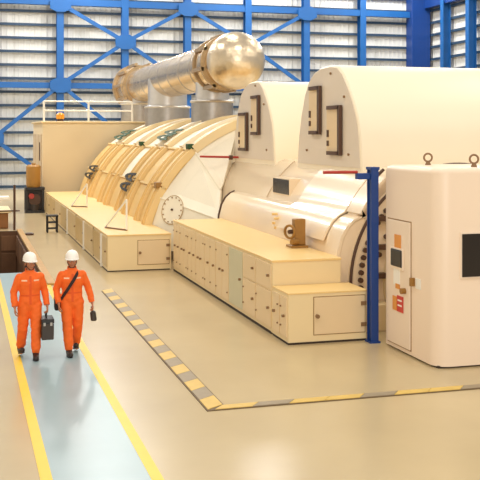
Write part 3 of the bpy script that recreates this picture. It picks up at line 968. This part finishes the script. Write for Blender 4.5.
def person(loc, rz, label, pose):
    t = thing('person', loc, label, 'person')
    L = Vector(loc)
    Mz = Matrix.Rotation(rz, 4, 'Z')

    def put(me, name, m_, parent=t):
        me.materials.clear(); me.materials.append(m_)
        o = bpy.data.objects.new(name, me); col.objects.link(o); o.parent = parent
        ROOT[o.name] = Vector()
        return o

    def pmb(mb, name, m_, parent=t, smooth=True, bevel=0):
        ROOT[parent.name] = Vector()
        o = mb.build(name, m_, parent, bevel=bevel, smooth=smooth)
        return o

    t.rotation_euler = (0, 0, rz)
    t.scale = (.985, .985, .985)
    hipz = pose.get('hipz', .93)
    lg = pose['legs']; ar = pose['arms']
    hd = pose.get('head', 0.0)
    # ---- body
    b = MB()
    torso(b, [(0, 0, .82, .05, .05), (0, 0, .88, .13, .085), (0, 0, 1.0, .14, .095), (0, 0, 1.12, .125, .085), (0, -.005, 1.28, .15, .10), (0, .0, 1.40, .16, .085), (0, .005, 1.45, .10, .06), (0, .005, 1.47, .04, .04)])
    limb(b, [(0, .005, 1.40, .055), (0, -.0, 1.56, .053)])
    for k, (hip, kn, an) in enumerate(lg):
        limb(b, [(*hip, .085), (*kn, .055), (*an, .042)])
        an = Vector(an); td = Vector((0, -1, -.0))
        limb(b, [(*(an + Vector((0, .02, -.05))), .035), (*(an + Vector((0, -.14, -.055))), .03)])
    for k, (sh, el, wr_) in enumerate(ar):
        limb(b, [(*sh, .05), (*el, .038), (*wr_, .026)])
    for hnd in pose['hands']:
        hand(b, *hnd)
    # head
    H = MB()
    H.ell((0, .005, 1.625), .076, .096, .098, 24, 16)
    H.ell((0, -.022, 1.575), .060, .066, .082, 20, 14)
    H.ell((0, -.062, 1.522), .030, .026, .024, 12, 8)         # chin
    H.ell((0, -.098, 1.588), .013, .017, .026, 12, 8)         # nose
    H.ell((0, -.104, 1.575), .018, .012, .011, 12, 8)
    H.ell((0, -.082, 1.632), .050, .014, .012, 14, 8)         # brow
    for s in (-1, 1):
        H.ell((s * .044, -.066, 1.575), .022, .02, .024, 12, 8)
        H.ell((s * .079, .01, 1.592), .010, .02, .032, 10, 8)
    H.ell((0, -.084, 1.548), .024, .010, .008, 12, 8)
    Hr = Matrix.Translation((0, 0, 0)) @ Matrix.Rotation(hd, 4, 'Z')
    H.v = [tuple(Hr @ Vector(p)) for p in H.v]
    b.add(H.v, H.f)
    body = put(remeshed(b, .0055, 3, 'body'), 'body', SKIN)

    def hp(mb):
        mb.v = [tuple(Hr @ Vector(p)) for p in mb.v]; return mb
    for s in (-1, 1):
        e = pmb(hp(MB().ell((s * .031, -.086, 1.606), .013, .009, .007, 10, 8)), 'eye', mat('eye_white', (230, 224, 214), .3), body)
        pmb(hp(MB().ell((s * .031, -.093, 1.606), .006, .004, .006, 8, 6)), 'iris', HAIR, e)
        pmb(hp(MB().ell((s * .031, -.092, 1.624), .018, .006, .004, 8, 6)), 'eyebrow', HAIR, body)
    pmb(hp(MB().ell((0, -.094, 1.546), .022, .006, .006, 10, 6)), 'lips', mat('lips', (150, 84, 70), .5), body)
    hr_ = MB()
    rings_ = []
    for zz, rx, ry in ((1.535, .066, .062), (1.57, .080, .082), (1.62, .084, .098), (1.66, .084, .1)):
        rings_.append([(rx * math.cos(R(a)), .012 + ry * math.sin(R(a)), zz) for a in range(-8, 189, 14)] + [(rx * .8 * math.cos(R(a)), .012 + ry * .8 * math.sin(R(a)), zz) for a in range(188, -9, -14)])
    hr_.loft(rings_)
    pmb(hp(hr_), 'hair', HAIR)
    # helmet
    hm = MB(); n = 28; rings_ = []
    tilt = -.02
    for zz, sx, sy in ((1.645, .107, .128), (1.65, .112, .134), (1.69, .112, .132), (1.73, .102, .120), (1.765, .082, .097), (1.785, .055, .066), (1.795, .02, .025)):
        rings_.append([(sx * math.cos(2 * math.pi * k / n), .005 + sy * math.sin(2 * math.pi * k / n), zz) for k in range(n)])
    hm.loft(rings_)
    hel = pmb(hp(hm), 'helmet', HELMET)
    br = MB(); rings_ = []
    for zz, g_ in ((1.648, 0), (1.655, 0)):
        rings_.append([((.118) * math.cos(2 * math.pi * k / n), .0 + (.138 + (.045 if math.sin(2 * math.pi * k / n) < -.3 else 0)) * math.sin(2 * math.pi * k / n), zz - (.012 if math.sin(2 * math.pi * k / n) < -.3 else 0)) for k in range(n)])
    br.loft(rings_)
    pmb(hp(br), 'brim', HELMET, hel)
    pmb(hp(MB().loft([[(x_, .1 * math.sin(R(a)) * 1.15 + .005, 1.70 + .1 * math.cos(R(a))) for x_ in (-.016, .016)] + [(x_, .085 * math.sin(R(a)) * 1.15 + .005, 1.68 + .1 * math.cos(R(a))) for x_ in (.016, -.016)] for a in range(-70, 71, 10)])), 'crest', HELMET, hel)
    for s in (-1, 1):
        pmb(hp(MB().tube([(s * .083, -.03, 1.66), (s * .07, -.045, 1.56), (s * .035, -.07, 1.505), (0, -.075, 1.497)], .005, 6)), 'chin_strap', STRAPB, hel)
    # ---- coverall
    c = MB()
    torso(c, [(0, 0, .80, .10, .08), (0, 0, .86, .165, .115), (0, .0, .98, .182, .13), (0, 0, 1.08, .172, .122), (0, 0, 1.16, .178, .125), (0, -.005, 1.28, .195, .135), (0, 0, 1.38, .198, .118), (0, .0, 1.44, .14, .088), (0, .005, 1.47, .075, .07)])
    for (hip, kn, an) in lg:
        an = Vector(an); kn = Vector(kn)
        limb(c, [(*hip, .112), (*kn, .086), (*(kn * .4 + an * .6), .082), (*(kn * .14 + an * .86), .076)], 18)
    for (sh, el, wr_) in ar:
        wr_ = Vector(wr_); el = Vector(el)
        limb(c, [(*sh, .068), (*el, .062), (*(el * .25 + wr_ * .75), .054)], 16)
    me = remeshed(c, .011, 4, 'coverall')
    # cloth creases
    norms = [v.normal.copy() for v in me.vertices]
    for v, nn in zip(me.vertices, norms):
        q = v.co.copy()
        f = math.sin(q.z * 38 + q.x * 22 + 2 * math.sin(q.x * 15 + q.y * 9)) * .5 + math.sin(q.z * 67 - q.x * 41 + q.y * 30) * .3
        amp = .0045
        if .42 < q.z < .6 or q.z < .24: amp = .008
        if .84 < q.z < 1.0: amp = .007
        v.co = q + nn * f * amp
    cov_ = put(me, 'coverall', ORANGE)
    bv = BVHTree.FromPolygons([v.co.copy() for v in me.vertices], [tuple(p.vertices) for p in me.polygons])

    def surf(x, z, front=True, off=.004):
        h = bv.ray_cast(Vector((x, -1 if front else 1, z)), Vector((0, 1 if front else -1, 0)))
        if h[0] is None: return None
        return h[0] + Vector((0, -off if front else off, 0))

    def patch(name, x0, x1, z0, z1, m_, off=.006, n=5):
        mm = MB(); ok = []
        for oo in (off, -.004):
            for i in range(n):
                for j in range(n):
                    s_ = surf(x0 + (x1 - x0) * i / (n - 1), z0 + (z1 - z0) * j / (n - 1), True, oo)
                    if s_ is None: return
                    ok.append(s_)
        fs = []
        for i in range(n - 1):
            for j in range(n - 1):
                q = i * n + j
                fs.append((q, q + 1, q + n + 1, q + n)); fs.append((q + n * n, q + n * n + n, q + n * n + n + 1, q + n * n + 1))
        for i in range(n - 1):
            for e0, e1 in (((i) * n, (i + 1) * n), (i * n + n - 1, (i + 1) * n + n - 1), (i, i + 1), ((n - 1) * n + i, (n - 1) * n + i + 1)):
                fs.append((e0, e1, e1 + n * n, e0 + n * n))
        mm.add(ok, fs)
        return pmb(mm, name, m_, cov_)
    for s in (-1, 1):
        patch('reflective_patch', s * .10 - .045, s * .10 + .045, 1.315, 1.338, REFL)
        patch('chest_pocket', s * .10 - .055, s * .10 + .055, 1.18, 1.305, ORANGE, .008)
    patch('zip_placket', -.018, .018, .92, 1.40, mat('orange_dark', (228, 86, 20), .7), .005, 8)
    patch('belt', -.15, .15, 1.06, 1.085, mat('orange_dark', (228, 86, 20), .7), .005, 8)
    # collar
    cl = MB()
    n = 20
    ro = [[((.078 + .006 * j) * math.cos(2 * math.pi * k / n), .004 + (.074 + .004 * j) * math.sin(2 * math.pi * k / n) - .006 * j, zz + (.02 if math.sin(2 * math.pi * k / n) > 0 else -.01)) for k in range(n)] for j, zz in ((1, 1.44), (0, 1.50))]
    ri = [[(p[0] * .88, p[1] * .88, p[2]) for p in r_] for r_ in reversed(ro)]
    cl.loft(ro + ri + [ro[0]], cap=False)
    pmb(cl, 'collar', ORANGE, cov_)
    for (sh, el, wr_) in ar:
        wr_ = Vector(wr_); el = Vector(el); d = (wr_ - el).normalized()
        pmb(MB().tube([wr_ - d * .075, wr_ - d * .02], .05, 14), 'cuff', ORANGE, cov_)
    # boots
    for (hip, kn, an), yaw_, pitch in zip(lg, (0.08, -.08), pose['foot_pitch']):
        an = Vector(an); bt = MB()
        limb(bt, [(0, .01, .06, .058), (0, .015, -.03, .055)], 14)
        limb(bt, [(0, .03, -.045, .052), (0, -.07, -.05, .052), (0, -.165, -.054, .046)], 14)
        bm_ = remeshed(bt, .009, 3, 'boot')
        for v in bm_.vertices:
            if v.co.z < -.085: v.co.z = -.085
        Mt = Matrix.Translation(an) @ Matrix.Rotation(yaw_, 4, 'Z') @ Matrix.Rotation(pitch, 4, 'X')
        bm_.transform(Mt)
        bo = put(bm_, 'boot', BOOT)
        sl = MB(); nn_ = 20
        ot = [(.052 * math.cos(2 * math.pi * k / nn_), -.055 + .135 * math.sin(2 * math.pi * k / nn_)) for k in range(nn_)]
        sl.loft([[(a, b_, -.1) for a, b_ in ot], [(a, b_, -.078) for a, b_ in ot]])
        sl.v = [tuple(Mt @ Vector(p)) for p in sl.v]
        pmb(sl, 'sole', BLACK, bo)
    return t, surf, bv


# worker with toolbox (screen left)
ax1 = 'x'
P1 = Vector((1.09, 16.50, 0))
legs1 = [((-.095, .0, .90), (-.115, .02, .50), (-.135, .20, .135)), ((.095, 0, .90), (.095, -.10, .50), (.085, -.16, .105))]
arms1 = [((-.178, 0, 1.375), (-.265, .04, 1.115), (-.255, -.07, .875)), ((.178, 0, 1.375), (.255, .05, 1.12), (.285, -.06, .875))]
hands1 = [((-.253, -.075, .865), (.02, -.15, -1), (1, 0, 0), (0, -1, 0), 1.0),
          ((.287, -.065, .865), (.0, -.0, -1), (-1, 0, 0), (0, -1, 0), 1.75)]
person(P1, R(2), 'worker in orange coveralls and white helmet carrying a black toolbox', dict(legs=legs1, arms=arms1, hands=hands1, foot_pitch=(-.28, .0), head=.25))
tb = thing('toolbox', P1 + Vector((.27, -.065, .33)), 'black toolbox with a carry handle held by the left worker', 'toolbox')
tc_ = P1 + Vector((.262, -.075, 0))
bx_ = MB().box(tc_.x - .085, tc_.x + .115, tc_.y - .19, tc_.y + .19, .33, .60).build('body', GREYD, tb, bevel=.015)
MB().box(tc_.x - .09, tc_.x + .12, tc_.y - .195, tc_.y + .195, .60, .675).build('lid', BLACK, tb, bevel=.012)
MB().tube([(tc_.x, tc_.y - .09, .67), (tc_.x, tc_.y - .09, .755), (tc_.x, tc_.y + .09, .755), (tc_.x, tc_.y + .09, .67)], .011, 8).build('handle', BLACK, tb)
for dx in (-.04, .07):
    MB().box(tc_.x + dx - .018, tc_.x + dx + .018, tc_.y - .202, tc_.y - .19, .565, .62).build('latch', SILVERD, tb, bevel=.003)

# worker with strap (screen middle)
P2 = Vector((1.80, 16.58, 0))
legs2 = [((-.095, 0, .90), (-.085, -.10, .50), (-.06, -.16, .105)), ((.095, 0, .90), (.10, .02, .50), (.085, .22, .135))]
arms2 = [((-.178, 0, 1.375), (-.265, .05, 1.12), (-.23, -.08, .885)), ((.178, 0, 1.375), (.285, .03, 1.12), (.345, -.03, .87))]
hands2 = [((-.228, -.088, .872), (.05, -.15, -1), (1, 0, 0), (0, -1, 0), 1.5), ((.348, -.033, .86), (.08, -.05, -1), (-1, 0, 0), (0, -1, 0), 1.6)]
t2, surf2, bv2 = person(P2, R(-2), 'worker in orange coveralls and white helmet with a black strap across the chest', dict(legs=legs2, arms=arms2, hands=hands2, foot_pitch=(.0, -.3), head=-.05))

sb = thing('shoulder_bag', P2 + Vector((-.2, 0, .8)), 'dark shoulder bag on a diagonal strap worn by the right worker', 'bag')
sb.rotation_euler = (0, 0, R(-2)); sb.scale = (.985, .985, .985); sb.location.z = .8 * .985; sb.location.x += .003


def strap_ring():
    pts = []
    A, B = Vector((.115, 1.455)), Vector((-.185, .97))
    for i in range(15):
        f = i / 14
        q = A.lerp(B, f)
        s_ = surf2(q.x, q.y, True, .008)
        if s_ is not None: pts.append(s_)
    for i in range(15):
        f = i / 14
        q = B.lerp(A, f)
        s_ = surf2(q.x, q.y, False, .008)
        if s_ is not None: pts.append(s_)
    return pts


sp = strap_ring()
ROOT[sb.name] = Vector((-.2, 0, .8))
m = MB()
nv = len(sp)
rings = []
for i, p in enumerate(sp):
    tang = (sp[(i + 1) % nv] - sp[i - 1]).normalized()
    axis = Vector((0, p.y, 0)).normalized() if abs(p.y) > .02 else Vector((0, 0, 1))
    out = Vector((p.x * .6, p.y, 0)).normalized()
    side = tang.cross(out).normalized() * .026
    th = out * .007
    rings.append([p - side - th, p + side - th, p + side + th, p - side + th])
rings.append(rings[0])
m.loft(rings, cap=False)
m.build('strap', STRAPB, sb)
MB().box(-.30, -.19, -.03, .17, .76, .97).build('pouch', STRAPB, sb, bevel=.03)
MB().box(-.305, -.185, -.035, .175, .90, .98).build('flap', BLACK, sb, bevel=.02)

tl = thing('handheld_tool', P2 + Vector((.345, -.06, .62)), 'dark grey cylindrical hand tool held low by the right worker', 'tool')
q = P2 + Vector((.335, -.045, 0))
MB().tube([(q.x + .028, q.y, .555), (q.x + .028, q.y, .57), (q.x + .012, q.y, .70), (q.x + .006, q.y, .72)], [.04, .052, .05, .03], 18).build('body', GREYD, tl, smooth=True)
MB().tube([(q.x + .006, q.y, .71), (q.x - .004, q.y, .80)], .02, 12).build('neck', BLACK, tl, smooth=True)
